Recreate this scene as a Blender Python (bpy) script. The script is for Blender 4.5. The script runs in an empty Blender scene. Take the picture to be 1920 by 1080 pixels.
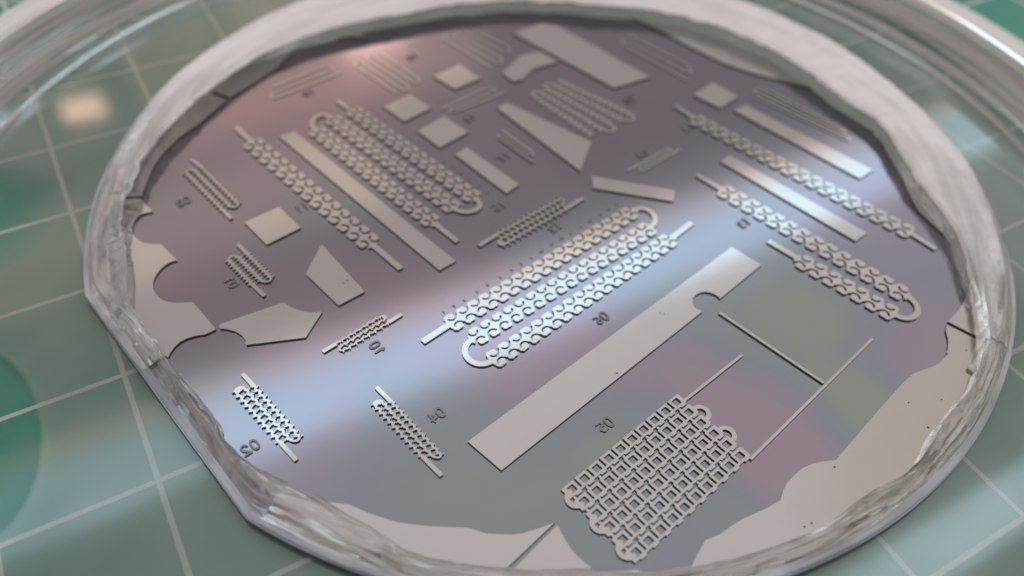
import bpy, bmesh, math, random
import numpy as np
from mathutils import Vector
random.seed(7); np.random.seed(7)
PI = math.pi
sc = bpy.context.scene
COL = sc.collection

# ------------------------------------------------------------------ camera
# one unit is one centimetre; the origin is the middle of the wafer, the cutting mat is at z = 0
cam_d = bpy.data.cameras.new('camera')
cam = bpy.data.objects.new('camera', cam_d); COL.objects.link(cam)
cam.location = (-4.3797, -6.3511, 6.5436)
cam.rotation_euler = (0.75027, -0.03694, -0.51483)
cam_d.sensor_width = 36.0
cam_d.lens = 30.140
cam_d.clip_start = 0.5; cam_d.clip_end = 5000
cam_d.dof.use_dof = True
cam_d.dof.focus_distance = 7.7
cam_d.dof.aperture_fstop = cam_d.lens * 1e-3 / 0.17
sc.camera = cam
sc.cycles.max_bounces = 16; sc.cycles.transmission_bounces = 16; sc.cycles.transparent_max_bounces = 16

# ------------------------------------------------------------------ light: a room with rows of ceiling lamps
w = bpy.data.worlds.new('World'); sc.world = w; w.use_nodes = True
bg = w.node_tree.nodes['Background']
bg.inputs[0].default_value = (1.0, 0.945, 0.925, 1); bg.inputs[1].default_value = 0.44
sc.view_settings.view_transform = 'Standard'; sc.view_settings.look = 'None'
sc.view_settings.exposure = 0.0; sc.view_settings.gamma = 1.0
def lamp(name, x0, x1, y0, y1, L, col, z=203.0):
    d = bpy.data.lights.new(name, 'AREA'); d.shape = 'RECTANGLE'
    d.size = abs(x1-x0); d.size_y = abs(y1-y0)
    d.energy = L * PI * d.size * d.size_y
    d.color = col
    o = bpy.data.objects.new(name, d); COL.objects.link(o)
    o.location = ((x0+x1)/2, (y0+y1)/2, z)          # an area lamp shines down its own -z
    return o
lamp('ceiling_lamp', -75, 330, 137, 161, 1.8, (0.54, 0.82, 1.0))
lamp('ceiling_lamp', -75, 330, 161, 169, 1.2, (1.0, 0.78, 0.62))
lamp('ceiling_lamp', 70, 330, 18, 32, 2.6, (0.66, 0.87, 1.0))
lamp('ceiling_lamp', -14, 2, 319, 333, 4.5, (1.0, 0.62, 0.44))
lamp('warm_ceiling_panel', -70, 85, 216, 264, 0.32, (1.0, 0.76, 0.55), 200.0)
lamp('lit_ceiling', -500, 600, -500, 150, 0.36, (0.94, 0.97, 1.0), 212.0)
lamp('warm_ceiling_panel', 15, 165, 285, 400, 0.42, (1.0, 0.66, 0.46), 206.0)
lamp('warm_ceiling_panel', -80, 150, 190, 400, 0.07, (1.0, 0.70, 0.50), 209.0)
lamp('ceiling_lamp', 105, 135, 318, 350, 3.5, (1.0, 0.72, 0.55))

# ------------------------------------------------------------------ helpers
def nod(m): return m.node_tree.nodes
def lnk(m, a, b): m.node_tree.links.new(a, b)
def mat(name):
    m = bpy.data.materials.new(name); m.use_nodes = True
    return m, m.node_tree.nodes['Principled BSDF']
def N(m, t, **k):
    n = m.node_tree.nodes.new(t)
    for a, b in k.items():
        if a.startswith('i_'): n.inputs[a[2:].replace('_', ' ')].default_value = b
        else: setattr(n, a, b)
    return n
def ramp(m, stops, interp='LINEAR'):
    r = m.node_tree.nodes.new('ShaderNodeValToRGB'); r.color_ramp.interpolation = interp
    e = r.color_ramp.elements
    while len(e) < len(stops): e.new(0.5)
    for el, (p, c) in zip(e, stops):
        el.position = p; el.color = c if len(c) == 4 else (*c, 1)
    return r
def noise(m, scale, detail=3, rough=0.5, dist=0.0):
    tc = N(m, 'ShaderNodeTexCoord')
    n = N(m, 'ShaderNodeTexNoise'); n.inputs['Scale'].default_value = scale
    n.inputs['Detail'].default_value = detail; n.inputs['Roughness'].default_value = rough
    n.inputs['Distortion'].default_value = dist
    lnk(m, tc.outputs['Object'], n.inputs['Vector'])
    return n
def link(name, me, m=None, parent=None, label=None):
    o = bpy.data.objects.new(name, me); COL.objects.link(o)
    if m is not None:
        for x in (m if isinstance(m, (list, tuple)) else [m]): me.materials.append(x)
    if parent is not None: o.parent = parent
    if label: o['label'] = label
    return o
def pydata(name, v, f, m, parent=None, label=None, mi=None, smooth=False):
    me = bpy.data.meshes.new(name); me.from_pydata(v, [], f)
    o = link(name, me, m, parent, label)
    if mi is not None: me.polygons.foreach_set('material_index', mi)
    if smooth: me.polygons.foreach_set('use_smooth', [True]*len(me.polygons))
    me.update(); return o
def thing(name, label, cat, loc=(0, 0, 0), group=None):
    o = bpy.data.objects.new(name, None); COL.objects.link(o); o.location = loc
    o['label'] = label; o['category'] = cat
    if group: o['group'] = group
    return o

# ------------------------------------------------------------------ materials
# thin resist film on silicon: interference colours drift with the film's thickness
def film_colour(m, stops, s=0.33):
    tc = N(m, 'ShaderNodeTexCoord')
    n = noise(m, s, 1.5, 0.45, 0.6)
    sep = N(m, 'ShaderNodeSeparateXYZ'); lnk(m, tc.outputs['Object'], sep.inputs[0])
    a = N(m, 'ShaderNodeMath', operation='MULTIPLY_ADD'); a.inputs[1].default_value = 0.045; a.inputs[2].default_value = 0.0
    lnk(m, sep.outputs['X'], a.inputs[0])
    b = N(m, 'ShaderNodeMath', operation='MULTIPLY_ADD'); b.inputs[1].default_value = -0.085
    lnk(m, sep.outputs['Y'], b.inputs[0]); lnk(m, a.outputs[0], b.inputs[2])
    c = N(m, 'ShaderNodeMath', operation='MULTIPLY_ADD'); c.inputs[1].default_value = 1.9
    lnk(m, n.outputs[0], c.inputs[0]); lnk(m, b.outputs[0], c.inputs[2])
    f = N(m, 'ShaderNodeMath', operation='PINGPONG'); f.inputs[1].default_value = 0.5
    lnk(m, c.outputs[0], f.inputs[0])
    g = N(m, 'ShaderNodeMath', operation='MULTIPLY'); g.inputs[1].default_value = 2.0
    lnk(m, f.outputs[0], g.inputs[0])
    r = ramp(m, stops, 'B_SPLINE'); lnk(m, g.outputs[0], r.inputs[0])
    return r
def film_patches(m, base, stops, patches):
    """film thickness as a level field with broad swells, read off through the interference colours"""
    tc = N(m, 'ShaderNodeTexCoord'); acc = None
    nz = noise(m, .8, 3, .5, .5)
    a0 = N(m, 'ShaderNodeMath', operation='MULTIPLY_ADD'); a0.inputs[1].default_value = .34; a0.inputs[2].default_value = base-.17
    lnk(m, nz.outputs[0], a0.inputs[0]); acc = a0.outputs[0]
    wv = N(m, 'ShaderNodeVectorMath', operation='MULTIPLY_ADD'); nv = noise(m, .7, 2, .5)
    wv.inputs[1].default_value = (.9, .9, 0)
    lnk(m, nv.outputs['Color'], wv.inputs[0]); lnk(m, tc.outputs['Object'], wv.inputs[2])
    for (x, y, s, k) in patches:
        d = N(m, 'ShaderNodeVectorMath', operation='DISTANCE'); d.inputs[1].default_value = (x+.45, y+.45, .165)
        lnk(m, wv.outputs[0], d.inputs[0])
        mr = N(m, 'ShaderNodeMapRange', interpolation_type='SMOOTHERSTEP'); mr.inputs[1].default_value = 0; mr.inputs[2].default_value = s*2.0
        mr.inputs[3].default_value = k; mr.inputs[4].default_value = 0
        lnk(m, d.outputs['Value'], mr.inputs[0])
        ad = N(m, 'ShaderNodeMath', operation='ADD'); lnk(m, acc, ad.inputs[0]); lnk(m, mr.outputs[0], ad.inputs[1]); acc = ad.outputs[0]
    r = ramp(m, stops, 'EASE'); lnk(m, acc, r.inputs[0]); return r
M_WAFER, p = mat('resist_film_on_silicon')
r = film_patches(M_WAFER, .42, [(0.0, (.345,.275,.318)), (0.25, (.315,.274,.322)), (0.5, (.282,.280,.318)), (0.75, (.272,.294,.308)), (1.0, (.300,.310,.278))],
    [(-1.44,-2.05,.8,-.5), (-.1,-3.4,.7,-.55), (-.1,-4.5,.6,-.5), (-3.7,-2.4,.6,-.2), (-2.7,-.55,.8,-.35), (-4.2,.4,.7,-.3), (2.2,-4.0,.6,-.35),
     (.93,-3.0,.9,.6), (-2.5,-3.5,1.0,.45), (.86,-4.25,.5,.5), (-2.4,.4,.6,.35), (-1.2,-3.3,.5,.3), (-.85,-4.35,.4,.4), (-.4,-1.6,.8,.2), (3.4,-2.2,.9,-.2), (-2,3,1.6,-.45), (1.5,1.5,1.5,-.25), (-3.2,-2.5,.7,.1)])
lnk(M_WAFER, r.outputs[0], p.inputs['Base Color'])
p.inputs['Metallic'].default_value = 1.0
nr = noise(M_WAFER, 1.3, 4, .6)
rr = N(M_WAFER, 'ShaderNodeMapRange'); rr.inputs[3].default_value = .10; rr.inputs[4].default_value = .13
lnk(M_WAFER, nr.outputs[0], rr.inputs[0]); lnk(M_WAFER, rr.outputs[0], p.inputs['Roughness'])

M_TOP, p = mat('raised_resist_top')
r = film_patches(M_TOP, .6, [(0.0, (.50,.445,.39)), (0.5, (.565,.525,.515)), (1.0, (.57,.54,.545))], [(.8,-5.0,1.3,-.5), (2.6,-4.3,1.3,-.5), (-4.2,.2,.9,.3), (-2,3,1.6,-.3)])
lnk(M_TOP, r.outputs[0], p.inputs['Base Color'])
p.inputs['Metallic'].default_value = .85
tr_ = noise(M_TOP, 2.2, 5, .6, 1.5); tm_ = N(M_TOP, 'ShaderNodeMapRange'); tm_.inputs[1].default_value = .35; tm_.inputs[2].default_value = .65; tm_.inputs[3].default_value = .085; tm_.inputs[4].default_value = .108
lnk(M_TOP, tr_.outputs[0], tm_.inputs[0]); lnk(M_TOP, tm_.outputs[0], p.inputs['Roughness'])
nb = noise(M_TOP, 40, 3, .6); bp = N(M_TOP, 'ShaderNodeBump'); bp.inputs['Strength'].default_value = .02; bp.inputs['Distance'].default_value = .004
lnk(M_TOP, nb.outputs[0], bp.inputs['Height']); lnk(M_TOP, bp.outputs[0], p.inputs['Normal'])
M_MARK, p = mat('raised_numeral_top')
p.inputs['Base Color'].default_value = (.23,.21,.22,1); p.inputs['Metallic'].default_value = .8; p.inputs['Roughness'].default_value = .3
M_SIDE, p = mat('resist_sidewall_painted_shade')
p.inputs['Base Color'].default_value = (.05,.042,.045,1); p.inputs['Roughness'].default_value = .35  # walls painted dark for the dim low-angle surroundings they would reflect
M_SIL, p = mat('silicon_edge_contact_shade')
p.inputs['Base Color'].default_value = (.10,.10,.11,1); p.inputs['Metallic'].default_value = 1; p.inputs['Roughness'].default_value = .3  # dark silicon, darkened further as the contact shadow line under the ring

# cutting mat: green vinyl with the half inch grid printed on it
M_MAT, p = mat('green_vinyl_with_printed_grid')
tc = N(M_MAT, 'ShaderNodeTexCoord'); sep = N(M_MAT, 'ShaderNodeSeparateXYZ'); lnk(M_MAT, tc.outputs['Object'], sep.inputs[0])
wob = noise(M_MAT, 9, 3, .6)
masks = []
for ax in ('X', 'Y'):
    a = N(M_MAT, 'ShaderNodeMath', operation='DIVIDE'); a.inputs[1].default_value = 1.27; lnk(M_MAT, sep.outputs[ax], a.inputs[0])
    pp = N(M_MAT, 'ShaderNodeMath', operation='PINGPONG'); pp.inputs[1].default_value = .5; lnk(M_MAT, a.outputs[0], pp.inputs[0])
    ad = N(M_MAT, 'ShaderNodeMath', operation='MULTIPLY_ADD'); ad.inputs[1].default_value = .008; lnk(M_MAT, wob.outputs[0], ad.inputs[0]); lnk(M_MAT, pp.outputs[0], ad.inputs[2])
    mr = N(M_MAT, 'ShaderNodeMapRange'); mr.inputs[1].default_value = .0195; mr.inputs[2].default_value = .026; mr.inputs[3].default_value = 1; mr.inputs[4].default_value = 0
    lnk(M_MAT, ad.outputs[0], mr.inputs[0]); masks.append(mr)
mx = N(M_MAT, 'ShaderNodeMath', operation='MAXIMUM'); lnk(M_MAT, masks[0].outputs[0], mx.inputs[0]); lnk(M_MAT, masks[1].outputs[0], mx.inputs[1])
wear = noise(M_MAT, 30, 4, .7); wr = N(M_MAT, 'ShaderNodeMapRange'); wr.inputs[1].default_value = .3; wr.inputs[2].default_value = .5; wr.inputs[3].default_value = .72; wr.inputs[4].default_value = 1
lnk(M_MAT, wear.outputs[0], wr.inputs[0])
mw = N(M_MAT, 'ShaderNodeMath', operation='MULTIPLY'); lnk(M_MAT, mx.outputs[0], mw.inputs[0]); lnk(M_MAT, wr.outputs[0], mw.inputs[1])
gn = noise(M_MAT, .6, 5, .6); gr = ramp(M_MAT, [(0.3, (.022,.235,.165)), (0.7, (.038,.28,.20))]); lnk(M_MAT, gn.outputs[0], gr.inputs[0])
mc = N(M_MAT, 'ShaderNodeMix', data_type='RGBA'); mc.inputs[7].default_value = (.66,.61,.55,1)
lnk(M_MAT, gr.outputs[0], mc.inputs[6]); lnk(M_MAT, mw.outputs[0], mc.inputs[0]); lnk(M_MAT, mc.outputs[2], p.inputs['Base Color'])
p.inputs['Roughness'].default_value = .28; p.inputs['Specular IOR Level'].default_value = .5
fb = noise(M_MAT, 60, 4, .7); bp = N(M_MAT, 'ShaderNodeBump'); bp.inputs['Strength'].default_value = .03; bp.inputs['Distance'].default_value = .01
lnk(M_MAT, fb.outputs[0], bp.inputs['Height']); lnk(M_MAT, bp.outputs[0], p.inputs['Normal'])

# thin clear polystyrene floor of the dish: see-through with a glossy skin and a faint diffuse haze mixed in
def clear_plastic(name, rough=.07, gain=2.2, floor=.03, haze=.11, patch=None):
    m = bpy.data.materials.new(name); m.use_nodes = True; nt = m.node_tree
    for n in list(nt.nodes): nt.nodes.remove(n)
    out = N(m, 'ShaderNodeOutputMaterial'); tr = N(m, 'ShaderNodeBsdfTransparent'); tr.inputs[0].default_value = (.97,.98,.97,1)
    gl = N(m, 'ShaderNodeBsdfGlossy'); gl.inputs['Roughness'].default_value = rough
    fr = N(m, 'ShaderNodeFresnel'); fr.inputs[0].default_value = 1.55
    ma = N(m, 'ShaderNodeMath', operation='MULTIPLY_ADD'); ma.inputs[1].default_value = gain; ma.inputs[2].default_value = floor
    lnk(m, fr.outputs[0], ma.inputs[0])
    mix = N(m, 'ShaderNodeMixShader')
    nz = noise(m, .35, 3, .5, 1.2)
    nm = N(m, 'ShaderNodeMapRange'); nm.inputs[1].default_value = .35; nm.inputs[2].default_value = .65; nm.inputs[3].default_value = .75; nm.inputs[4].default_value = 1.2
    lnk(m, nz.outputs[0], nm.inputs[0])
    mm = N(m, 'ShaderNodeMath', operation='MULTIPLY', use_clamp=True); lnk(m, ma.outputs[0], mm.inputs[0]); lnk(m, nm.outputs[0], mm.inputs[1])
    lnk(m, mm.outputs[0], mix.inputs[0])
    lnk(m, tr.outputs[0], mix.inputs[1]); lnk(m, gl.outputs[0], mix.inputs[2])
    df = N(m, 'ShaderNodeBsdfDiffuse'); df.inputs[0].default_value = (.58,.56,.46,1)
    m2 = N(m, 'ShaderNodeMixShader'); lnk(m, mix.outputs[0], m2.inputs[1]); lnk(m, df.outputs[0], m2.inputs[2])
    hz = noise(m, .5, 2, .5, .5); hr = N(m, 'ShaderNodeMapRange'); hr.inputs[1].default_value = .3; hr.inputs[2].default_value = .7; hr.inputs[3].default_value = haze*.5; hr.inputs[4].default_value = haze*1.5
    lnk(m, hz.outputs[0], hr.inputs[0])
    fac = hr.outputs[0]; gfac = mm.outputs[0]
    if patch:
        # ellipses where the haze drops out and the gloss weakens (x, y, radius x, radius y)
        tcx = N(m, 'ShaderNodeTexCoord')
        for (x, y, rx, ry) in patch:
            mp = N(m, 'ShaderNodeMapping'); mp.vector_type = 'POINT'
            mp.inputs['Location'].default_value = (-x/rx, -y/ry, 0); mp.inputs['Scale'].default_value = (1/rx, 1/ry, 0)
            lnk(m, tcx.outputs['Object'], mp.inputs[0])
            ln = N(m, 'ShaderNodeVectorMath', operation='LENGTH'); lnk(m, mp.outputs[0], ln.inputs[0])
            st = N(m, 'ShaderNodeMapRange'); st.inputs[1].default_value = .97 if y < 0 else .55; st.inputs[2].default_value = 1.03 if y < 0 else 1.3; lnk(m, ln.outputs['Value'], st.inputs[0])
            mu = N(m, 'ShaderNodeMath', operation='MULTIPLY'); lnk(m, fac, mu.inputs[0]); lnk(m, st.outputs[0], mu.inputs[1]); fac = mu.outputs[0]
            s2 = N(m, 'ShaderNodeMapRange'); s2.inputs[1].default_value = .97 if y < 0 else .55; s2.inputs[2].default_value = 1.03 if y < 0 else 1.3; s2.inputs[3].default_value = .55; lnk(m, ln.outputs['Value'], s2.inputs[0])
            mv = N(m, 'ShaderNodeMath', operation='MULTIPLY'); lnk(m, gfac, mv.inputs[0]); lnk(m, s2.outputs[0], mv.inputs[1]); gfac = mv.outputs[0]
        lnk(m, gfac, mix.inputs[0])
    lnk(m, fac, m2.inputs[0]); lnk(m, m2.outputs[0], out.inputs[0])
    return m
M_FLOOR = clear_plastic('clear_dish_floor', patch=[(-5.97, -0.53, 0.66, 1.15), (-5.42, 2.44, 0.61, 0.8)])
def streaks(m, s, sa=1.0):
    """noise stretched along the circumference, as a knife cut leaves it"""
    tc = N(m, 'ShaderNodeTexCoord'); sp = N(m, 'ShaderNodeSeparateXYZ'); lnk(m, tc.outputs['Object'], sp.inputs[0])
    ln = N(m, 'ShaderNodeVectorMath', operation='LENGTH'); lnk(m, tc.outputs['Object'], ln.inputs[0])
    nm = N(m, 'ShaderNodeVectorMath', operation='NORMALIZE'); lnk(m, tc.outputs['Object'], nm.inputs[0])
    s2 = N(m, 'ShaderNodeSeparateXYZ'); lnk(m, nm.outputs[0], s2.inputs[0])
    ax_ = N(m, 'ShaderNodeMath', operation='MULTIPLY'); ax_.inputs[1].default_value = sa*1.6; lnk(m, s2.outputs['X'], ax_.inputs[0])
    ay_ = N(m, 'ShaderNodeMath', operation='MULTIPLY'); ay_.inputs[1].default_value = sa*1.6; lnk(m, s2.outputs['Y'], ay_.inputs[0])
    zm = N(m, 'ShaderNodeMath', operation='MULTIPLY_ADD'); zm.inputs[1].default_value = 1.3; lnk(m, sp.outputs['Z'], zm.inputs[0]); lnk(m, ln.outputs['Value'], zm.inputs[2])
    rm = N(m, 'ShaderNodeMath', operation='MULTIPLY'); rm.inputs[1].default_value = s; lnk(m, zm.outputs[0], rm.inputs[0])
    cb = N(m, 'ShaderNodeCombineXYZ'); lnk(m, rm.outputs[0], cb.inputs[2]); lnk(m, ax_.outputs[0], cb.inputs[0]); lnk(m, ay_.outputs[0], cb.inputs[1])
    n = N(m, 'ShaderNodeTexNoise'); n.inputs['Scale'].default_value = 1.0; n.inputs['Detail'].default_value = 2.5; n.inputs['Roughness'].default_value = .5
    lnk(m, cb.outputs[0], n.inputs['Vector']); return n
def glassy(name, col, rough, cloud, s, sa, bump=.3, milky=(.80,.75,.72), far=0.0, ior=1.41):
    m = bpy.data.materials.new(name); m.use_nodes = True; nt = m.node_tree
    for n in list(nt.nodes): nt.nodes.remove(n)
    out = N(m, 'ShaderNodeOutputMaterial')
    g = N(m, 'ShaderNodeBsdfGlass'); g.inputs['Roughness'].default_value = rough; g.inputs['IOR'].default_value = ior; g.inputs['Color'].default_value = col
    d = N(m, 'ShaderNodeBsdfPrincipled'); d.inputs['Base Color'].default_value = (*milky, 1); d.inputs['Roughness'].default_value = .25
    tl = N(m, 'ShaderNodeBsdfTranslucent'); tl.inputs[0].default_value = (*milky, 1)
    dm = N(m, 'ShaderNodeMixShader'); dm.inputs[0].default_value = .16; lnk(m, d.outputs[0], dm.inputs[1]); lnk(m, tl.outputs[0], dm.inputs[2])
    x2 = N(m, 'ShaderNodeMixShader')
    n = streaks(m, s, sa); r = N(m, 'ShaderNodeMapRange'); r.inputs[1].default_value = .38; r.inputs[2].default_value = .62
    r.inputs[3].default_value = cloud[0]; r.inputs[4].default_value = cloud[1]
    lnk(m, n.outputs[0], r.inputs[0])
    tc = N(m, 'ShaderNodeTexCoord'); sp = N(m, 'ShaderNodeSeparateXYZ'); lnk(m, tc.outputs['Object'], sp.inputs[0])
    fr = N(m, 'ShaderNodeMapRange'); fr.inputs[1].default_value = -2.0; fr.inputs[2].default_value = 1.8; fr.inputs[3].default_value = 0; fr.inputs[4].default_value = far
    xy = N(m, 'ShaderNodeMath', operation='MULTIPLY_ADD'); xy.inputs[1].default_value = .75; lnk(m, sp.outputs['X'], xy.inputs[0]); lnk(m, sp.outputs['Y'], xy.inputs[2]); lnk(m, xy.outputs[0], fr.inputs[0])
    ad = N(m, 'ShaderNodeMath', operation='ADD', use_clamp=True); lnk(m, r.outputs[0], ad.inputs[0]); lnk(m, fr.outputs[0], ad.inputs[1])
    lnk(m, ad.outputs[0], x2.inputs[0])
    lnk(m, g.outputs[0], x2.inputs[1]); lnk(m, dm.outputs[0], x2.inputs[2]); lnk(m, x2.outputs[0], out.inputs[0])
    n2 = streaks(m, s*1.5, sa*2); b = N(m, 'ShaderNodeBump'); b.inputs['Strength'].default_value = bump; b.inputs['Distance'].default_value = .03
    lnk(m, n2.outputs[0], b.inputs['Height'])
    for q_ in (g, d): lnk(m, b.outputs[0], q_.inputs['Normal'])
    return m
M_RING = glassy('clear_cast_silicone', (.98,.985,.975,1), .06, (0,.22), 10, 4, .2)
M_INNER = glassy('silicone_cut_face_green_reflection', (.93,.98,.96,1), .10, (.05,.35), 6, 3, .2, (.30,.44,.38))  # green tint paints in the mat's reflection in the clear far inner wall
M_LIP = glassy('clear_silicone_lip', (.96,.98,1.0,1), .15, (.35,.75), 8, 3, .2, (.70,.73,.78))
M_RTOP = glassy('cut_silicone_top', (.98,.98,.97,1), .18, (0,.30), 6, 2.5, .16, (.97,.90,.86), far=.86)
M_WALL = glassy('clear_polystyrene_wall', (.98,.985,.975,1), .05, (0,.6), 11, 1, .1, (.90,.79,.76), ior=1.5)
M_RIB = glassy('ribbed_polystyrene_edge', (.98,.98,.97,1), .15, (.7,.95), 6, 2, .1, (.92,.87,.83), ior=1.5)
M_DUST, p = mat('dust'); p.inputs['Base Color'].default_value = (.12,.10,.085,1); p.inputs['Roughness'].default_value = .8


# ------------------------------------------------------------------ cutting mat
GX, GY = (-6.1993, 5.9061)              # a crossing of the printed grid
bm = bmesh.new()
for f in (((-45,-40),(45,-40),(45,45),(-45,45)),):
    vs = [bm.verts.new((x, y, 0)) for x, y in f]; fc = bm.faces.new(vs)
    r = bmesh.ops.extrude_face_region(bm, geom=[fc])
    for g in r['geom']:
        if isinstance(g, bmesh.types.BMVert): g.co.z = -.3
bmesh.ops.recalc_face_normals(bm, faces=bm.faces)
me = bpy.data.meshes.new('cutting_mat'); bm.to_mesh(me)
mt = link('cutting_mat', me, M_MAT); mt.location = (GX, GY, 0)
mt['label'] = 'green cutting mat with a pale printed square grid, under the dish'; mt['category'] = 'cutting mat'

# ------------------------------------------------------------------ culture dish (floor, upright wall, outer lid wall with a ribbed edge)
DC = (-0.357, -0.063)
dish = thing('petri_dish', 'wide clear round plastic dish standing on the green mat and holding the wafer', 'dish', (DC[0], DC[1], 0))
def revolve(name, prof, m, parent, n=360, closed=True, wob=None):
    v = []; f = []
    k = len(prof)
    for i in range(n):
        t = 2*PI*i/n; c, s = math.cos(t), math.sin(t)
        for j, (r, z) in enumerate(prof):
            dr = wob(i, j) if wob else 0
            v.append(((r+dr)*c, (r+dr)*s, z))
    for i in range(n):
        a = i*k; b = ((i+1) % n)*k
        for j in range(k if closed else k-1):
            j2 = (j+1) % k
            f.append((a+j, b+j, b+j2, a+j2))
    return pydata(name, v, f, m, parent, smooth=False)
RB = 6.72
v = [(0, 0, .10)] + [(RB*math.cos(2*PI*i/256), RB*math.sin(2*PI*i/256), .10) for i in range(256)]
pydata('dish_floor', v, [(0, 1+i, 1+(i+1) % 256) for i in range(256)], M_FLOOR, dish)
revolve('dish_wall', [(6.66,.03),(6.70,.115),(6.73,.20),(6.74,.40),(6.77,.58),(6.80,.655),(6.86,.66),(6.88,.60),(6.86,.40),(6.84,.20),(6.82,.10),(6.80,.03)], M_WALL, dish)
revolve('foot_ring', [(6.35,.02),(6.37,.07),(6.42,.085),(6.47,.07),(6.49,.02)], M_WALL, dish)
revolve('lid_wall', [(7.02,.03),(7.05,.20),(7.07,.40),(7.10,.48),(7.16,.50),(7.20,.48),(7.21,.30),(7.22,.03)], M_WALL, dish)
revolve('ribbed_edge', [(6.99,.525),(6.99,.59),(7.03,.61),(7.20,.605),(7.26,.575),(7.38,.56),(7.44,.52),(7.40,.46),(7.215,.455),(7.215,.525)], M_RIB, dish, n=2400,
        wob=lambda i, j: (.010 if i % 4 < 2 else -.010) if j in (4, 5, 6) else ((.004 if i % 4 < 2 else -.004) if j < 4 else 0))

# ------------------------------------------------------------------ wafer
ZW = .165; HP = .019; ZT = ZW+HP
R_W = 5.06; FA = math.radians(191.9); FD = 4.815
def outline(t, R=R_W, FDD=FD):
    c = math.cos(t-FA)
    return min(R, FDD/c) if c > .3 else R
wafer = thing('silicon_wafer', 'round silicon wafer with one flat side, covered in raised valve patterns, in the dish', 'silicon wafer')
v = []; n = 720
for i in range(n):
    t = 2*PI*i/n; r = outline(t)
    v += [(r*math.cos(t), r*math.sin(t), ZW), (r*math.cos(t), r*math.sin(t), ZW-.06)]
f = [tuple(2*i for i in range(n)), tuple(2*i+1 for i in reversed(range(n)))] + [(2*i+1, 2*((i+1) % n)+1, 2*((i+1) % n), 2*i) for i in range(n)]
pydata('wafer_disc', v, f, [M_WAFER, M_SIL], wafer, mi=[0, 1]+[1]*n)

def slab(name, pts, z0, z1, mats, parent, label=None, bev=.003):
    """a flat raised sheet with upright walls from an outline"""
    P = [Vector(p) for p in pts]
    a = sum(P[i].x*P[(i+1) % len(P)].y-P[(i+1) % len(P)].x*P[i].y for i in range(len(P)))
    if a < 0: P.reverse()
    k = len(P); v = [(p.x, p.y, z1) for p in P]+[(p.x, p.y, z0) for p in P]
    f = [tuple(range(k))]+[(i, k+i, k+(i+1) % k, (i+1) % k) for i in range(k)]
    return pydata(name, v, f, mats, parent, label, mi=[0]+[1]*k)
def polysmooth(pts):
    return pts

# ---- distance fields for the etched shapes, meshed by marching squares
def seg(X, Y, a, b, r):
    ax, ay = a; bx, by = b; dx, dy = bx-ax, by-ay; L2 = dx*dx+dy*dy+1e-12
    t = np.clip(((X-ax)*dx+(Y-ay)*dy)/L2, 0, 1)
    return np.hypot(X-ax-t*dx, Y-ay-t*dy)-r
def bar(X, Y, a, b, r):
    """square ended stroke"""
    ax, ay = a; bx, by = b; L = math.hypot(bx-ax, by-ay); ux, uy = (bx-ax)/L, (by-ay)/L
    u = (X-ax)*ux+(Y-ay)*uy; v = -(X-ax)*uy+(Y-ay)*ux
    return np.maximum(np.abs(v)-r, np.maximum(-u, u-L))
def poly(X, Y, pts):
    d = None
    k = len(pts); a = sum(pts[i][0]*pts[(i+1) % k][1]-pts[(i+1) % k][0]*pts[i][1] for i in range(k))
    if a < 0: pts = pts[::-1]
    for i in range(k):
        ax, ay = pts[i]; bx, by = pts[(i+1) % k]; L = math.hypot(bx-ax, by-ay)
        e = ((X-ax)*(by-ay)-(Y-ay)*(bx-ax))/L
        d = e if d is None else np.maximum(d, e)
    return d
def disc(X, Y, c, r): return np.hypot(X-c[0], Y-c[1])-r
def stroke(X, Y, pts, r):
    d = None
    for a, b in zip(pts[:-1], pts[1:]):
        e = seg(X, Y, a, b, r); d = e if d is None else np.minimum(d, e)
    return d
EDG = ((0, 1), (1, 2), (2, 3), (3, 0))
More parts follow.
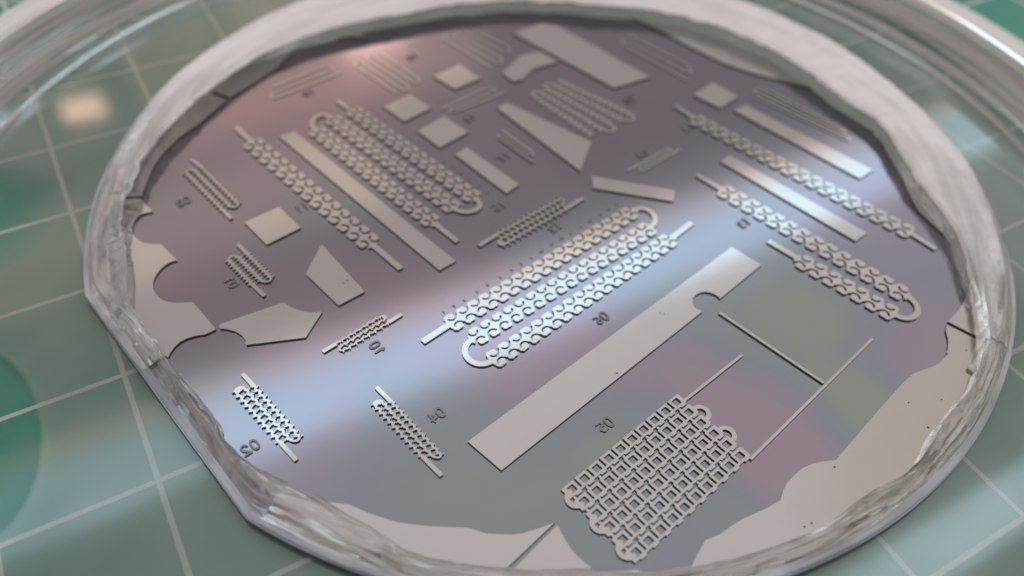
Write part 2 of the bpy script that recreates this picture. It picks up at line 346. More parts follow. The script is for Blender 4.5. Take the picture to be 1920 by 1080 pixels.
def march(name, F, x0, y0, h, T, z0, z1, mats, parent, label=None):
    """F[i, j] sampled at (x0+i*h, y0+j*h), negative inside; T maps local to wafer coordinates"""
    F = np.where(np.abs(F) < 1e-6, 1e-6, F)
    nx, ny = F.shape; ins = F < 0
    xy = []; vid = {}
    def node(i, j):
        k = (i, j)
        if k not in vid: vid[k] = len(xy); xy.append((x0+i*h, y0+j*h))
        return vid[k]
    def cut(i, j, a, b):
        k = (a, b) if a < b else (b, a)
        kk = ('e', k)
        if kk not in vid:
            fa = F[k[0]]; fb = F[k[1]]; t = min(max(fa/(fa-fb), .03), .97)
            vid[kk] = len(xy); xy.append((x0+(k[0][0]+t*(k[1][0]-k[0][0]))*h, y0+(k[0][1]+t*(k[1][1]-k[0][1]))*h))
        return vid[kk]
    faces = []; walls = []
    code = ins[:-1, :-1].astype(int)+2*ins[1:, :-1]+4*ins[1:, 1:]+8*ins[:-1, 1:]
    for i in range(nx-1):
        js = np.nonzero(code[i])[0]
        j = 0
        js = js.tolist(); q = 0
        while q < len(js):
            j = js[q]; c = code[i, j]
            if c == 15:
                faces.append((node(i, j), node(i+1, j), node(i+1, j+1), node(i, j+1))); q += 1; continue
            cs = ((i, j), (i+1, j), (i+1, j+1), (i, j+1)); pol = []; seq = []
            for e in range(4):
                a, b = cs[e], cs[(e+1) % 4]; ia, ib = ins[a], ins[b]
                if ia: pol.append(node(*a))
                if ia != ib:
                    vv = cut(i, j, a, b); pol.append(vv); seq.append((vv, bool(ia)))
            faces.append(tuple(pol))
            m_ = len(seq)
            for s in range(m_):            # leaving the solid at seq[s], re-entering at the next one
                if seq[s][1]: walls.append((seq[s][0], seq[(s+1) % m_][0]))
            q += 1
    nv = len(xy); A = np.array(xy); P = T(A)
    wv = sorted({a for w_ in walls for a in w_}); low = {a: nv+k for k, a in enumerate(wv)}
    v = [(p[0], p[1], z1) for p in P]+[(P[a][0], P[a][1], z0) for a in wv]
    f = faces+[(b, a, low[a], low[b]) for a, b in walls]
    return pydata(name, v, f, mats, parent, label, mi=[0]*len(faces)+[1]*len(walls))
def frame(o, d):
    """local frame at o with u along d"""
    o = np.array(o, float); d = np.array(d, float); u = d/np.hypot(*d); n_ = np.array([-u[1], u[0]])
    return (lambda A: o+A[:, :1]*u+A[:, 1:]*n_), (lambda P: np.stack([(np.atleast_2d(P)-o)@u, (np.atleast_2d(P)-o)@n_], 1))
def build(name, fn, pts_local, T, h=.0075, pad=.2, mats=None, parent=None, label=None, z1=None):
    pl = np.array(pts_local); x0, y0 = pl.min(0)-pad; x1, y1 = pl.max(0)+pad
    X, Y = np.meshgrid(np.arange(x0, x1, h), np.arange(y0, y1, h), indexing='ij')
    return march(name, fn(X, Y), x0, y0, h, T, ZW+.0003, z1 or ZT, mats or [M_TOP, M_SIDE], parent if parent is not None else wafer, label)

def arc_pts(a, b, out, n=14, k=1.0):
    """half ellipse from a to b bulging along the unit vector out"""
    a = np.array(a); b = np.array(b); c = (a+b)/2; h_ = (a-b)/2; R_ = np.hypot(*h_)*k
    return [tuple(c+h_*math.cos(PI*i/n)+np.array(out)*R_*math.sin(PI*i/n)) for i in range(n+1)]

# ---- valve rows: solid body with a round lobe on each side of every cell, parted from it by a curved slit
def valve_row(X, Y, a, b, cells, D_):
    a = np.array(a); b = np.array(b); L = np.hypot(*(b-a)); u = (b-a)/L
    U = (X-a[0])*u[0]+(Y-a[1])*u[1]; V = -(X-a[0])*u[1]+(Y-a[1])*u[0]
    p = L/cells; s = p/.148
    c = np.floor(U/p); c = np.clip(c, 0, cells-1); W = U-(c+.5)*p
    Va = np.abs(V)
    bodyd = np.maximum(Va-.054*s, np.maximum(-U-.01, U-L-.01))
    d = bodyd
    wedge = poly(W, Va, [(-.079*s, .02*s), (-.074*s, .086*s), (-.044*s, .112*s), (.01*s, .100*s), (.0, .03*s)])
    lobe = np.hypot(W-.006*s, Va-.070*s)-.038*s
    d = np.minimum(d, np.minimum(wedge, lobe))
    # curved slit round the inner side of the lobe, open to the outside downstream
    ang = np.arctan2(Va-.070*s, W-.006*s)              # the body is at -90 degrees
    rr_ = np.hypot(W-.006*s, Va-.070*s)
    slit = np.abs(rr_-.048*s)-.0108*s
    lo, hi = math.radians(-172), math.radians(38)
    slit = np.maximum(slit, np.maximum((lo-ang)*rr_, (ang-hi)*rr_))
    mouth = poly(W, Va, [(.041*s, .062*s), (.057*s, .058*s), (.074*s, .140*s), (.033*s, .140*s), (.038*s, .09*s)])
    slit = np.minimum(slit, mouth)
    d = np.maximum(d, -slit)
    return d
def valve(key, label, lead_r=.034):
    D_ = DATA['tesla'][key]; rows = D_['rows']
    o, e = rows[0]; T, I = frame(o, np.array(e)-np.array(o))
    LR = [[tuple(I(p)[0]) for p in r_] for r_ in rows]; LL = [[tuple(I(p)[0]) for p in r_] for r_ in D_['leads']]
    L0 = math.dist(*LR[0]); pitch = L0/D_['cells']
    allp = [p for r_ in LR+LL for p in r_]
    def fn(X, Y):
        d = None
        for r_ in LR:
            n_ = max(1, round(math.dist(*r_)/pitch)); e_ = valve_row(X, Y, r_[0], r_[1], n_, D_)
            d = e_ if d is None else np.minimum(d, e_)
        for l_ in LL: d = np.minimum(d, bar(X, Y, l_[0], l_[1], lead_r))
        for i in range(len(LR)-1):
            a, b = LR[i][1], LR[i+1][0]; u = np.array(LR[i][1])-np.array(LR[i][0]); u = u/np.hypot(*u)
            d = np.minimum(d, stroke(X, Y, arc_pts(a, b, u, 16), .029))
        return d
    return build('valve_channel', fn, allp, T, pad=.24, label=label)
DATA = {'pads': [['square_pad|pale square pad beside the single valve row', [[-2.924, 0.939],[-2.829, 0.514],[-3.234, 0.429],[-3.334, 0.869]]],['square_pad|upper of the two light square pads right of the three row valve', [[-0.738, 2.236],[-0.639, 1.851],[-1.058, 1.749],[-1.16, 2.149]]],['square_pad|lower of the two light square pads right of the three row valve', [[-0.564, 1.625],[-0.449, 1.202],[-0.89, 1.084],[-0.995, 1.5]]],['square_pad|faint square pad near the far rim', [[0.136, 2.572],[0.231, 2.16],[-0.18, 2.091],[-0.304, 2.479]]],['square_pad|square pad near the right ends of the far strips', [[2.951, 0.706],[3.052, 0.301],[2.663, 0.205],[2.537, 0.597]]],['strip_pad|short strip pad beside the index marks', [[-0.791, 0.886],[-0.602, 0.95],[-0.386, 0.07],[-0.588, -0.004]]],['strip_pad|long narrow strip between the one row and three row valves', [[-2.509, 2.142],[-2.31, 2.16],[-1.584, -0.701],[-1.795, -0.74]]],['polygon_pad|four sided pad with a small scratch', [[-2.724, 0.174],[-2.589, -0.664],[-2.888, -0.718],[-3.024, -0.162]]],['polygon_pad|six sided pad with a curved side by the left rim', [[-3.344, -0.431],[-3.31, -0.521],[-3.267, -0.583],[-3.174, -0.671],[-3.061, -0.722],[-3.316, -0.955],[-3.837, -0.784],[-3.827, -0.723],[-3.836, -0.652],[-3.882, -0.568],[-3.941, -0.507],[-3.992, -0.472],[-3.996, -0.432],[-3.966, -0.418]]],['strip_pad|short wedge shaped strip above the middle valve', [[0.448, -0.184],[1.159, -0.833],[1.025, -0.982],[0.339, -0.373]]],['polygon_pad|long four sided pad with a pointed end', [[0.104, 1.493],[0.281, 1.521],[0.797, 0.362],[0.373, -0.048]]],['polygon_pad|broad bar at the far rim with a pointed end', [[1.17, 2.951],[1.649, 3.007],[1.839, 2.85],[2.266, 1.183],[1.689, 1.193]]],['polygon_pad|irregular pad beside the broad far bar', [[0.543, 2.131],[0.578, 1.906],[0.716, 1.893],[0.969, 2.048],[1.36, 2.043],[1.261, 2.371],[0.965, 2.398]]],['strip_pad|strip pad farther from the camera of the right pair', [[2.789, 0.09],[3.009, 0.111],[3.52, -1.622],[3.257, -1.666]]],['strip_pad|strip pad nearer to the camera of the right pair', [[1.968, -0.656],[2.151, -0.612],[2.638, -2.395],[2.426, -2.429]]],['strip_pad|widest long strip with a round notch', [[1.146, -1.871],[1.248, -2.232],[0.55, -2.409],[0.549, -2.358],[0.519, -2.301],[0.474, -2.261],[0.416, -2.247],[0.358, -2.251],[0.302, -2.279],[0.266, -2.318],[0.244, -2.372],[0.251, -2.415],[0.281, -2.463],[-2.373, -3.098],[-2.492, -2.711]]]], 'lines': [[[[0.425, -2.555],[0.741, -3.71]], 0.05],[[[1.555, -3.532],[-0.418, -4.022]], 0.05]], 'tesla': {'A': {'rows': [[[-2.834, 2.202],[-2.25, -0.089]]], 'cells': 14, 'leads': [[[-2.905, 2.554],[-2.831, 2.212]],[[-2.251, -0.079],[-2.135, -0.538]]]}, 'B': {'rows': [[[-1.529, 2.257],[-0.936, 0.061]],[[-1.227, 0.04],[-1.828, 2.245]],[[-2.077, 2.079],[-1.526, -0.089]]], 'cells': 15, 'leads': [[[-1.616, 2.516],[-1.554, 2.282]],[[-1.527, -0.079],[-1.435, -0.446]]]}, 'C': {'rows': [[[-2.038, -1.445],[0.55, -0.901]],[[0.546, -1.212],[-1.932, -1.712]],[[-1.884, -2.031],[0.669, -1.457]]], 'cells': 18, 'leads': [[[-2.358, -1.518],[-2.03, -1.441]],[[0.654, -1.458],[1.0, -1.359]]]}, 'D': {'rows': [[[1.659, -1.067],[2.306, -3.292]],[[1.995, -3.409],[1.662, -2.33]]], 'cells': 14, 'leads': [[[1.565, -0.729],[1.658, -1.077]],[[1.672, -2.335],[1.567, -1.976]]]}, 'E': {'rows': [[[3.079, -2.622],[2.213, 0.212]]], 'cells': 18, 'leads': [[[2.178, 0.512],[2.226, 0.218]],[[3.075, -2.611],[3.13, -2.933]]]}}, 'small': {'s03': [[-3.541, 2.177],[-3.481, 1.994],[-3.303, 1.211],[-3.477, 1.163],[-3.437, 0.988]], 's01': [[-3.496, 0.573],[-3.452, 0.389],[-3.35, -0.034],[-3.544, -0.048],[-3.487, -0.26]], 's10': [[-3.236, -1.192],[-3.084, -1.158],[-2.578, -1.037],[-2.544, -1.145],[-2.387, -1.106]], 's02': [[-3.972, -1.093],[-3.924, -1.285],[-3.755, -1.974],[-3.915, -1.956],[-3.854, -2.192]], 's04': [[-2.956, -1.803],[-2.902, -2.023],[-2.758, -2.708],[-2.902, -2.661],[-2.84, -2.905]], 's12': [[-1.263, -0.605],[-1.0, -0.54],[-0.11, -0.361],[-0.131, -0.532],[0.141, -0.466]], 's08': [[0.878, -0.282],[1.037, -0.263],[1.553, -0.159],[1.56, -0.267],[1.689, -0.24]], 's17': [[-0.074, 1.074],[-0.066, 1.022],[0.047, 0.531],[-0.053, 0.435],[-0.032, 0.346]]}, 'serp': {'a': [3, [[-2.233, 3.162],[-1.545, 3.314],[-2.276, 2.935],[-1.334, 3.098]]], 'b': [5, [[-0.696, 3.314],[-0.5, 2.535],[-1.104, 3.167],[-0.881, 2.346]]], 'c': [5, [[0.698, 3.291],[0.926, 2.67],[0.248, 3.26],[0.476, 2.333]]], 'd': [3, [[-0.53, 1.784],[0.135, 1.922],[-0.326, 1.67],[0.378, 1.749]]], 'e': [3, [[2.602, 2.256],[2.888, 1.264],[2.427, 1.937],[2.686, 0.906]]], 'f': [4, [[3.486, 0.33],[3.783, -0.8],[3.238, 0.222],[3.682, -1.043]]], 'h': [5, [[1.139, 1.67],[1.558, 0.615],[0.669, 1.498],[0.89, 0.469]]]}, 'grid': [[-1.99, -3.551],[-0.58, -3.229],[-1.843, -4.271],[-0.374, -3.991],[-0.522, -3.273],[0.278, -3.085],[-1.933, -3.561],[-0.889, -3.303]], 'labels': [[-3.818, 1.505, '03'],[-3.717, 0.089, '01d'],[-2.762, -1.372, '10d'],[-4.158, -1.88, '02'],[-2.607, -2.328, '04'],[-0.666, -2.055, '06'],[-1.33, -3.124, '05'],[1.522, -1.627, '13'],[-2.708, 0.828, '11'],[-0.765, -0.137, '15'],[-0.39, -0.721, '12'],[1.23, -0.1, '08'],[2.046, 0.071, '14'],[-0.287, 0.598, '17'],[-0.296, 1.467, '18'],[1.734, 0.903, '20'],[-1.873, 2.865, '19'],[-0.343, 3.038, '16']], 'cmarks': [[-2.009, -1.268],[-1.881, -1.239],[-1.755, -1.217],[-1.589, -1.176],[-1.45, -1.138],[-1.282, -1.104],[-1.126, -1.07],[-0.996, -1.043],[-0.852, -1.011],[-0.708, -0.976],[-0.556, -0.933],[-0.412, -0.905],[-0.281, -0.889],[-0.133, -0.848],[0.012, -0.816],[0.171, -0.777],[0.303, -0.745],[0.438, -0.713]], 'bmarks': [[-1.3, 2.223],[-1.261, 2.055],[-1.226, 1.881],[-1.183, 1.742],[-1.15, 1.583],[-1.12, 1.416],[-1.069, 1.289],[-1.029, 1.151],[-0.992, 0.989],[-0.956, 0.839],[-0.917, 0.689],[-0.875, 0.556],[-0.845, 0.415],[-0.806, 0.262],[-0.774, 0.131]], 'rims': [[[-4.22, 1.76],[-4.146, 1.477],[-4.206, 1.488],[-4.267, 1.491],[-4.319, 1.46],[-4.357, 1.413],[-4.387, 1.354],[-4.406, 1.298],[-4.411, 1.227],[-4.405, 1.16],[-4.379, 1.083],[-4.356, 1.044],[-4.279, 0.977],[-4.197, 0.935],[-4.113, 0.626],[-4.171, 0.631],[-4.235, 0.612],[-4.292, 0.574],[-4.342, 0.523],[-4.382, 0.469],[-4.407, 0.407],[-4.421, 0.332],[-4.418, 0.258],[-4.4, 0.184],[-4.368, 0.128],[-4.328, 0.083],[-4.275, 0.047],[-4.127, -0.022],[-4.03, -0.46],[-4.057, -0.468],[-4.137, -0.478],[-4.226, -0.454],[-4.305, -0.449],[-4.368, -0.46],[-4.427, -0.495],[-4.48, -0.546],[-4.532, -0.618]],[[-3.089, 3.652],[-2.953, 3.322],[-2.845, 3.14],[-3.011, 3.009],[-3.302, 2.789],[-3.562, 2.649],[-3.78, 2.452],[-3.953, 2.244],[-4.101, 1.973],[-4.192, 1.785]],[[-3.013, 3.681],[-2.907, 3.364],[-2.793, 3.179],[-2.515, 3.302],[-2.22, 3.452],[-2.016, 3.587],[-1.823, 3.763],[-1.655, 3.901],[-1.487, 3.968],[-1.217, 3.973],[-0.941, 3.884],[-0.7, 3.706]],[[2.929, 2.619],[3.106, 2.075],[3.209, 1.586],[3.308, 1.235],[3.389, 0.988],[3.576, 0.651],[3.792, 0.36],[4.156, -0.071],[4.373, -0.342]],[[4.324, -0.584],[4.126, -1.058],[3.91, -1.489],[3.745, -1.859],[3.543, -2.186],[3.437, -2.411],[3.388, -2.84],[3.301, -3.115],[3.237, -3.228],[3.152, -3.336],[3.065, -3.423],[2.948, -3.509],[2.764, -3.623],[2.598, -3.684],[2.405, -3.728],[2.565, -4.155]],[[2.529, -4.159],[2.361, -3.753],[2.29, -3.802],[2.231, -3.88],[2.187, -3.926],[2.117, -3.98],[2.034, -4.026],[1.919, -4.061],[1.823, -4.062],[1.587, -4.031],[1.409, -4.064],[0.902, -4.197],[0.237, -4.385],[0.138, -4.344],[0.028, -4.315],[-0.076, -4.307],[-0.181, -4.322],[-0.283, -4.349],[-0.375, -4.391],[-0.457, -4.45],[-0.595, -4.453],[-0.846, -4.433],[-0.979, -4.437],[-1.086, -4.453],[-1.236, -4.435],[-1.348, -4.488],[-1.533, -4.59]],[[-2.189, -4.282],[-2.177, -4.18],[-2.211, -4.086],[-2.231, -4.0],[-2.231, -3.896],[-2.22, -3.755],[-2.731, -3.914]],[[-2.785, -3.884],[-2.226, -3.725],[-2.367, -3.707],[-2.501, -3.682],[-2.583, -3.653],[-2.755, -3.55],[-2.856, -3.438],[-3.124, -3.277],[-3.336, -3.125],[-3.507, -2.942],[-3.614, -2.798],[-3.791, -2.664],[-4.004, -2.41]]], 'ring': [[12.3, 3.955],[27.9, 3.889],[50.8, 3.597],[75.1, 3.606],[91.5, 3.768],[109.2, 4.042],[119.7, 4.246],[128.8, 4.308],[138.7, 4.382],[147.1, 4.5],[154.4, 4.564],[159.9, 4.636],[168.1, 4.644],[176.2, 4.687],[186.5, 4.593],[193.8, 4.606],[199.6, 4.638],[202.7, 4.725],[204.8, 4.739],[208.0, 4.738],[213.1, 4.712],[216.2, 4.714],[221.6, 4.751],[225.2, 4.839],[228.8, 4.85],[235.1, 4.826],[241.8, 4.825],[251.6, 4.858],[256.7, 4.88],[262.4, 4.874],[269.6, 4.792],[272.6, 4.792],[279.4, 4.845],[284.3, 4.764],[292.7, 4.824],[298.0, 4.797],[302.6, 4.704],[309.8, 4.591],[319.9, 4.436],[330.3, 4.212],[342.9, 4.142],[353.6, 3.936]], 'greenin': [[14.6, 3.891],[38.6, 3.731],[68.9, 3.598],[90.4, 3.595],[359.4, 4.381]]}
valve('A', 'single straight row of lobed valve cells beside the long narrow strip')
VB = valve('B', 'three rows of lobed valve cells joined by bends, beside the two light square pads', .03)
VC = valve('C', 'brightest three rows of lobed valve cells across the middle of the wafer')
valve('D', 'two rows of lobed valve cells joined by a wide bend on the right')
valve('E', 'single row of lobed valve cells between the two right strips and the rim', .03)

# ---- small serpentine valves
def small(name, rows, leads, pitch_k, label, bulge=True, nub=1.0, lw=.02, rw=None, blob=False, h=.006, z1=None):
    """rows: list of (a, b) in wafer coordinates, alternating direction"""
    o, e = rows[0]; T, I = frame(o, np.array(e)-np.array(o))
    LR = [[tuple(I(p)[0]) for p in r_] for r_ in rows]; LL = [[tuple(I(p)[0]) for p in r_] for r_ in leads]
    sp = abs(LR[-1][0][1]-LR[0][0][1])/max(1, len(rows)-1); sp = max(sp, .04)
    allp = [p for r_ in LR+LL for p in r_]
    hw = rw if rw else sp*.13
    def fn(X, Y):
        d = None
        for a, b in LR:
            a = np.array(a); b = np.array(b); L = np.hypot(*(b-a)); u = (b-a)/L
            U = (X-a[0])*u[0]+(Y-a[1])*u[1]; V = -(X-a[0])*u[1]+(Y-a[1])*u[0]
            if bulge:
                n_ = max(2, round(L/(sp*pitch_k))); p = L/n_
                W = (U % p)-p/2
                zz = (np.abs(((U/p) % 1)-.5)*4-1)*sp*.13
                e_ = np.maximum(np.abs(V-zz)-hw, np.maximum(-U, U-L))
                Wc = W
                n1 = seg(Wc, V, (-p*.15, sp*.08), (-p*.30, sp*.46*nub), sp*.085)
                W2 = ((U+p*.5) % p)-p/2
                n2 = seg(W2, V, (-p*.15, -sp*.08), (-p*.30, -sp*.46*nub), sp*.085)
                e_ = np.minimum(e_, np.maximum(np.minimum(n1, n2), np.maximum(-U-.02, U-L-.02)))
            else:
                e_ = np.maximum(np.abs(V)-hw, np.maximum(-U, U-L))
            d = e_ if d is None else np.minimum(d, e_)
        for l_ in LL: d = np.minimum(d, bar(X, Y, l_[0], l_[1], lw))
        for i in range(len(LR)-1):
            a, b = LR[i][1], LR[i+1][0]; u = np.array(LR[i][1])-np.array(LR[i][0]); u = u/np.hypot(*u)
            d = np.minimum(d, stroke(X, Y, arc_pts(a, b, u, 10), hw*.9))
            if blob and i == blob-1:
                c = (np.array(a)+np.array(b))/2
                d = np.minimum(d, np.maximum(disc(X, Y, tuple(c), math.dist(a, b)*.5+hw), -((X-c[0])*u[0]+(Y-c[1])*u[1])))
        return d
    return build('serpentine_channel', fn, allp, T, h=h, pad=.15, label=label, z1=z1)
def threerows(key, label, **k):
    t1, s1, e1, e3, t2 = [np.array(p) for p in DATA['small'][key]]
    d = e1-s1; u = d/np.hypot(*d); s3 = e3-u*np.hypot(*d)
    rows = [(s1, e1), ((e1+e3)/2, (s1+s3)/2), (s3, e3)]
    small('serpentine_channel', rows, [(t1, s1), (e3, t2)], k.pop('pk', 1.0), label, **k)
threerows('s03', 'tiny three row toothed channel beside the numeral 03', pk=.75, rw=.012, nub=.75)
threerows('s01', 'tiny three row toothed channel beside the numeral 01', pk=.5, rw=.014, nub=.8)
threerows('s10', 'tiny three row wavy channel at the edge of the pale streak, beside the numeral 10', pk=1.4, blob=1)
threerows('s02', 'tiny three row netted channel nearest the flat side', rw=.011, nub=.9, pk=.9, blob=2)
threerows('s04', 'tiny three row netted channel beside the numeral 04', rw=.011, nub=.9, pk=.98, blob=2)
threerows('s12', 'tiny three row thorny channel above the middle valve', pk=.95, nub=1.25, lw=.025, blob=2)
threerows('s08', 'tiny three row channel below the pointed far pad', pk=1.3, lw=.016, rw=.012, nub=.8, h=.0045, z1=ZW+.011)
threerows('s17', 'tiny looped channel beside the pointed pad', bulge=False, rw=.014, lw=.014)
def serp(key, label, bulge=False, w_=.015, **k):
    n_, (a1, b1, a2, b2) = DATA['serp'][key]; a1, b1, a2, b2 = map(np.array, (a1, b1, a2, b2)); rows = []
    for i in range(n_):
        t = i/(n_-1); a = a1+(a2-a1)*t; b = b1+(b2-b1)*t
        rows.append((a, b) if i % 2 == 0 else (b, a))
    small('serpentine_channel', rows, [], k.pop('pk', 1.0), label, bulge=bulge, rw=w_, z1=ZW+.010, **k)
serp('a', 'blurred looped channel at the far left rim'); serp('b', 'blurred five line serpentine channel at the far left')
serp('c', 'blurred five line serpentine channel nearest the far rim'); serp('d', 'blurred looped channel above the light square pads')
serp('e', 'blurred looped channel right of the broad far bar'); serp('f', 'blurred four line channel near the far right rim')
serp('h', 'dense five row netted channel behind the pointed pad', bulge=True, w_=.02, pk=.7, nub=1.15)
# connecting leads of the small ones whose ends run on
# ---- square cell valve, six rows
g = DATA['grid']
T, I = frame(g[0], np.array(g[1])-np.array(g[0])); G = [tuple(I(p)[0]) for p in g]
def gridfn(X, Y):
    L = 1.50; cells = 10; p = L/cells; d = None
    for k in range(6):
        t = k/5; ox = G[2][0]*t-.02; oy = G[2][1]*t
        U = X-ox; V = Y-oy; W = (U % p)-p/2
        inside = np.maximum(-U, U-L)
        b_ = np.maximum(np.abs(V+.001)-.064, inside)
        hole = np.maximum(np.abs(W)-.036, np.abs(V-.006)-.034)
        W2 = ((U+p/2) % p)-p/2
        slit = np.maximum(np.abs(W2)-.012, -(V+.030))
        slit = np.maximum(slit, np.maximum(-(U-.03), U-L+.03))
        step = np.maximum(np.abs(W2-.02)-.042, V+.050)      # the lower edge is notched between cells
        e_ = np.maximum(b_, -hole); e_ = np.maximum(e_, -slit); e_ = np.maximum(e_, -step)
        link_ = np.maximum(np.maximum(np.abs(W+.04)-.012, np.abs(V+.075)-.02), inside)
        if k < 5: e_ = np.minimum(e_, link_)
        d = e_ if d is None else np.minimum(d, e_)
    for k in range(5):
        a = (G[2][0]*k/5, G[2][1]*k/5); b = (G[2][0]*(k+1)/5, G[2][1]*(k+1)/5)
        if k % 2 == 0: d = np.minimum(d, stroke(X, Y, arc_pts((a[0]+.02, a[1]), (b[0]+.02, b[1]), (-1, 0), 14), .021))
        else: d = np.minimum(d, stroke(X, Y, arc_pts((a[0]+L-.02, a[1]), (b[0]+L-.02, b[1]), (1, 0), 14), .021))
    d = np.minimum(d, bar(X, Y, (L-.05, -.03), G[5], .0125))
    return d
build('square_cell_channel', gridfn, G[:6], T, h=.006, pad=.2, label='near block of six rows of small square cells with round end bends')

# ---- plain pads, strips and the sheet left round the rim
for nm, pts in DATA['pads']:
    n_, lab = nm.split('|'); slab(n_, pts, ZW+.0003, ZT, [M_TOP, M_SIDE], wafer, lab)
for k, (pts, w_) in enumerate(DATA['lines']):
    a, b = map(np.array, pts); u = (b-a)/np.hypot(*(b-a)); nn = np.array([-u[1], u[0]])*w_*.27
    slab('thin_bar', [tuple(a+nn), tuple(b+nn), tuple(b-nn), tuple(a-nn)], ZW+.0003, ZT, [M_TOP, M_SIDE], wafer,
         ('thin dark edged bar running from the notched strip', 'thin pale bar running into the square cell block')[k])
labs = ['left rim sheet with two round bites', 'dim sheet left along the far left rim', 'narrow film sheet along the far left rim beside the looped channel', 'greenish film sheet along the far right rim', 'sheet along the right rim above the dark cut', 'broad smooth sheet along the near right rim', 'small three sided sheet at the near rim', 'long sheet along the near left rim']
for k, pts in enumerate(DATA['rims']):
    pts = [tuple(p) for p in pts]
    a0 = math.atan2(pts[0][1], pts[0][0]); a1 = math.atan2(pts[-1][1], pts[-1][0])
    dd = (a0-a1+PI) % (2*PI)-PI
    for i in range(25):
        t = a1+dd*i/24; r = outline(t)-.03; pts.append((r*math.cos(t), r*math.sin(t)))
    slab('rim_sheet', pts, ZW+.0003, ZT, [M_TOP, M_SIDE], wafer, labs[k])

# ---- numerals, reversed as in a mould
GL = {'0': [[(.2,0),(.05,.25),(.05,.75),(.2,1),(.45,1),(.6,.75),(.6,.25),(.45,0),(.2,0)]],
      '1': [[(.15,.75),(.35,1),(.35,0)]],
      '2': [[(.05,.8),(.2,1),(.45,1),(.6,.8),(.55,.55),(.05,0),(.62,0)]],
      '3': [[(.05,.9),(.3,1),(.55,.85),(.5,.6),(.25,.52),(.55,.42),(.6,.18),(.35,0),(.05,.08)]],
      '4': [[(.45,0),(.45,1),(.02,.3),(.65,.3)]],
      '5': [[(.58,1),(.12,1),(.08,.55),(.4,.62),(.62,.35),(.45,.03),(.05,.06)]],
      '6': [[(.55,.95),(.25,.85),(.06,.45),(.12,.08),(.4,0),(.6,.2),(.5,.48),(.2,.48),(.07,.3)]],
      '7': [[(.05,1),(.62,1),(.25,0)]],
      '8': [[(.33,.53),(.1,.7),(.18,.97),(.48,.97),(.56,.7),(.33,.53),(.06,.3),(.15,.02),(.5,.02),(.6,.3),(.33,.53)]],
      '9': [[(.1,.05),(.4,.12),(.6,.5),(.55,.9),(.3,1),(.08,.8),(.15,.52),(.45,.5),(.6,.65)]]}
def numeral(x, y, txt, ang, size=.10, w_=.0095, name='numeral', label=None, parent=None, h=.006, z1=None):
    pts = []; sx = 0
    for ch in txt:
        for s in GL[ch]: pts.append([((sx+px)*size, py*size) for px, py in s])
        sx += .85
    W_ = (sx-.15)*size
    pts = [[(W_/2-px, py-size/2) for px, py in s] for s in pts]          # mirrored
    T, I = frame((x, y), (math.cos(ang), math.sin(ang)))
    def fn(X, Y):
        d = None
        for s in pts:
            e = stroke(X, Y, s, w_); d = e if d is None else np.minimum(d, e)
        return d
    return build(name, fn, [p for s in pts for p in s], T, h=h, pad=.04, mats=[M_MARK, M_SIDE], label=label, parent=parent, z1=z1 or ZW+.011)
UR = math.radians(12.8)
for x, y, t in DATA['labels']:
    a = UR
    if t.endswith('d'): t = t[:-1]; a = UR-PI/2
    numeral(x, y, t, a, label='reversed numeral %s' % t)
def near(pts, lines): return pts
def marks(pts, ang, parent, a0):
    for k, (x, y) in enumerate(pts): numeral(x, y, str(k+1), ang, .030, .0050, 'index_mark', parent=parent, h=.0055, z1=ZW+.005)
marks(DATA['cmarks'], UR, VC, 0); marks(DATA['bmarks'], UR, VB, 0)

# ------------------------------------------------------------------ silicone ring cut round the wafer
RT = DATA['ring']; A_ = np.array([r[0] for r in RT]); B_ = np.array([r[1] for r in RT])
def ri(deg):
    return float(np.interp(deg % 360, np.concatenate([A_-360, A_, A_+360]), np.tile(B_, 3)))
def sm(t, seed, f0, amp):
    rs = np.random.RandomState(seed); s = 0
    for k in range(6):
        f_ = int(f0*(1.7**k)); s += amp/(1.5**k)*math.sin(f_*t+rs.rand()*6.28)
    return s
n = 900; prof_n = None; v = []; f = []; mi = []
jag = np.cumsum(np.random.randn(n)*.012); jag -= np.linspace(0, jag[-1], n); jag = np.clip(jag, -.05, .05)
for i in range(n):
    t = 2*PI*i/n; dg = math.degrees(t); ro = outline(t, 5.02, 4.775); calm = .35 if 205 < dg < 345 else 1.0; rin = ri(dg)+.6*jag[i]*calm+sm(t, 3, 9, .012)
    rin += .12*max(0, min(1, (125-((dg+30) % 360))/20, ((dg+30) % 360)/20)); rin = min(rin, ro-.16); wd = ro-rin
    under = min(.18*max(0, min(1, (dg-108)/15))*max(0, min(1, (190-dg)/15)), wd-.09)
    zt = .375+sm(t, 5, 5, .008)+.2*jag[i]*calm
    ro_t = ro-.10+sm(t, 8, 7, .008)
    m1 = ro_t*.62+rin*.38+sm(t, 11, 11, .02)*min(1, wd*3); m2 = ro_t*.25+rin*.75+sm(t, 12, 13, .015)*min(1, wd*3)
    pr = [(ro+.02, .128), (ro+.035, .155), (ro+.03, .205), (ro-.005, .225+sm(t, 9, 8, .006)), (ro-.03, .25), (ro_t, zt-.02), (ro_t-.04, zt),
          (m1, zt-.02+sm(t, 15, 17, .008)), (m2, zt-.012+sm(t, 16, 19, .008)), (rin+.03, zt+.006), (rin, zt-.025+jag[(i*3) % n]*.2*calm), (rin-.015+under*.5+sm(t, 17, 23, .008), .27), (rin-.02+under+jag[(i*5) % n]*.3*calm, ZT+.004),
          (5.06 if outline(t) >= R_W-.001 else outline(t)+.02, ZT+.003)]
    pr[-1] = (min(rin+under+.05, ro-.05), ZW+.0235); pr.append((ro-.02, ZW+.0235)); pr.append((ro-.0, .128))
    k = len(pr); v += [(r*math.cos(t), r*math.sin(t), z) for r, z in pr]
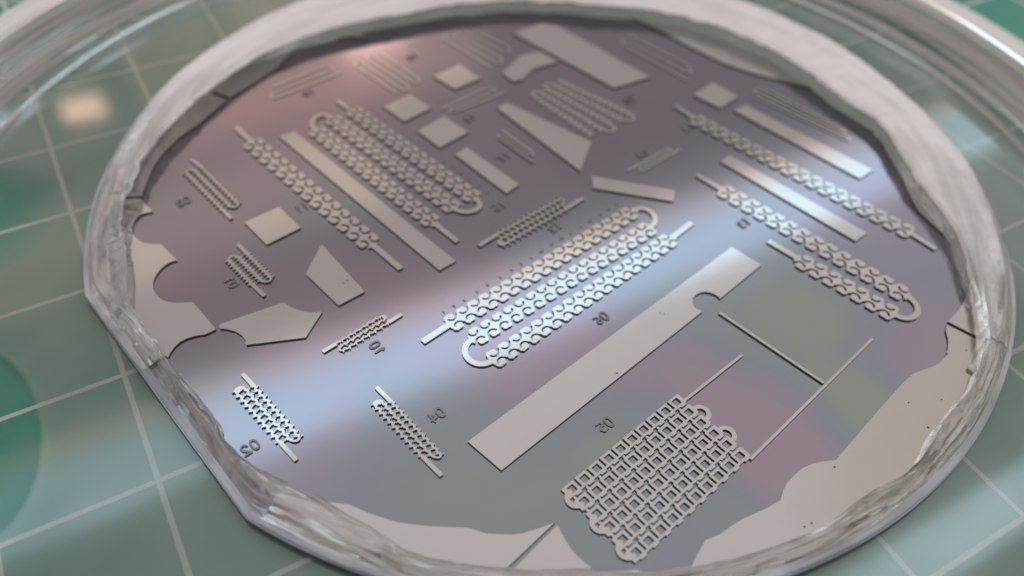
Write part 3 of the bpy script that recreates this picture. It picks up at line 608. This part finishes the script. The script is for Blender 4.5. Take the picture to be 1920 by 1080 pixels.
for i in range(n):
    a = i*k; b = ((i+1) % n)*k
    for j in range(k):
        j2 = (j+1) % k; f.append((a+j, b+j, b+j2, a+j2)); mi.append(1 if 5 <= j <= 9 else (2 if j <= 3 else (3 if j in (10, 11) and (i < n*.36 or i > n*.93) else 0)))
ring = pydata('silicone_ring', v, f, [M_RING, M_RTOP, M_LIP, M_INNER], mi=mi)
ring['label'] = 'rough cut band of clear silicone left standing round the edge of the wafer'; ring['category'] = 'silicone ring'
# loose curls of silicone left on the ring
def crumb(name, x, y, z, s, seed, label):
    bm = bmesh.new(); bmesh.ops.create_icosphere(bm, subdivisions=3, radius=1)
    rs = np.random.RandomState(seed); D3 = rs.randn(5, 3); ph = rs.rand(5)*6
    for q_ in bm.verts:
        c = q_.co; k_ = 1+.22*sum(math.sin(D3[i] @ np.array(c)*2+ph[i]) for i in range(5))/2
        q_.co = Vector((c.x*k_*s[0], c.y*k_*s[1], c.z*k_*s[2]))
    me = bpy.data.meshes.new(name); bm.to_mesh(me)
    for p_ in me.polygons: p_.use_smooth = True
    o = link(name, me, M_RTOP); o.location = (x, y, z); o['label'] = label; o['category'] = 'silicone crumb'; o['group'] = 'loose silicone crumbs on the ring'
for (x, y, s, sd, lab) in [(-4.54, 1.174, (0.05, 0.04, 0.06), 4, 'upper of two clear silicone crumbs on the left inner edge of the ring'), (-4.593, 0.979, (0.06, 0.07, 0.05), 9, 'lower of two clear silicone crumbs on the left inner edge of the ring'), (2.13, -4.286, (0.05, 0.05, 0.03), 6, 'small clear silicone crumb at the right inner edge of the ring')]: crumb('silicone_crumb', x, y, ZT+s[2]*.9, s, sd, lab)

# ------------------------------------------------------------------ dust
v = []; f = []
for (x, y, s) in [(-0.109, -2.283, 0.01), (-0.084, -2.312, 0.008), (-0.918, -2.705, 0.012), (1.226, -4.532, 0.013), (0.179, -4.432, 0.013), (-0.369, -4.734, 0.011), (-0.447, -4.73, 0.01), (1.279, -4.25, 0.009), (1.583, -4.371, 0.009), (2.06, -4.017, 0.012), (2.272, -4.076, 0.01), (-2.728, -0.459, 0.012), (-2.685, -0.439, 0.012)]:
    k0 = len(v); m_ = 7
    for i in range(m_):
        a = 2*PI*i/m_; r = s*(.7+.6*random.random()); v.append((x+r*math.cos(a), y+r*.8*math.sin(a), ZT+.0012))
    v.append((x, y, ZT+s*.6)); f += [(k0+i, k0+(i+1) % m_, k0+m_) for i in range(m_)]
d = pydata('dust', v, f, M_DUST); d['kind'] = 'stuff'
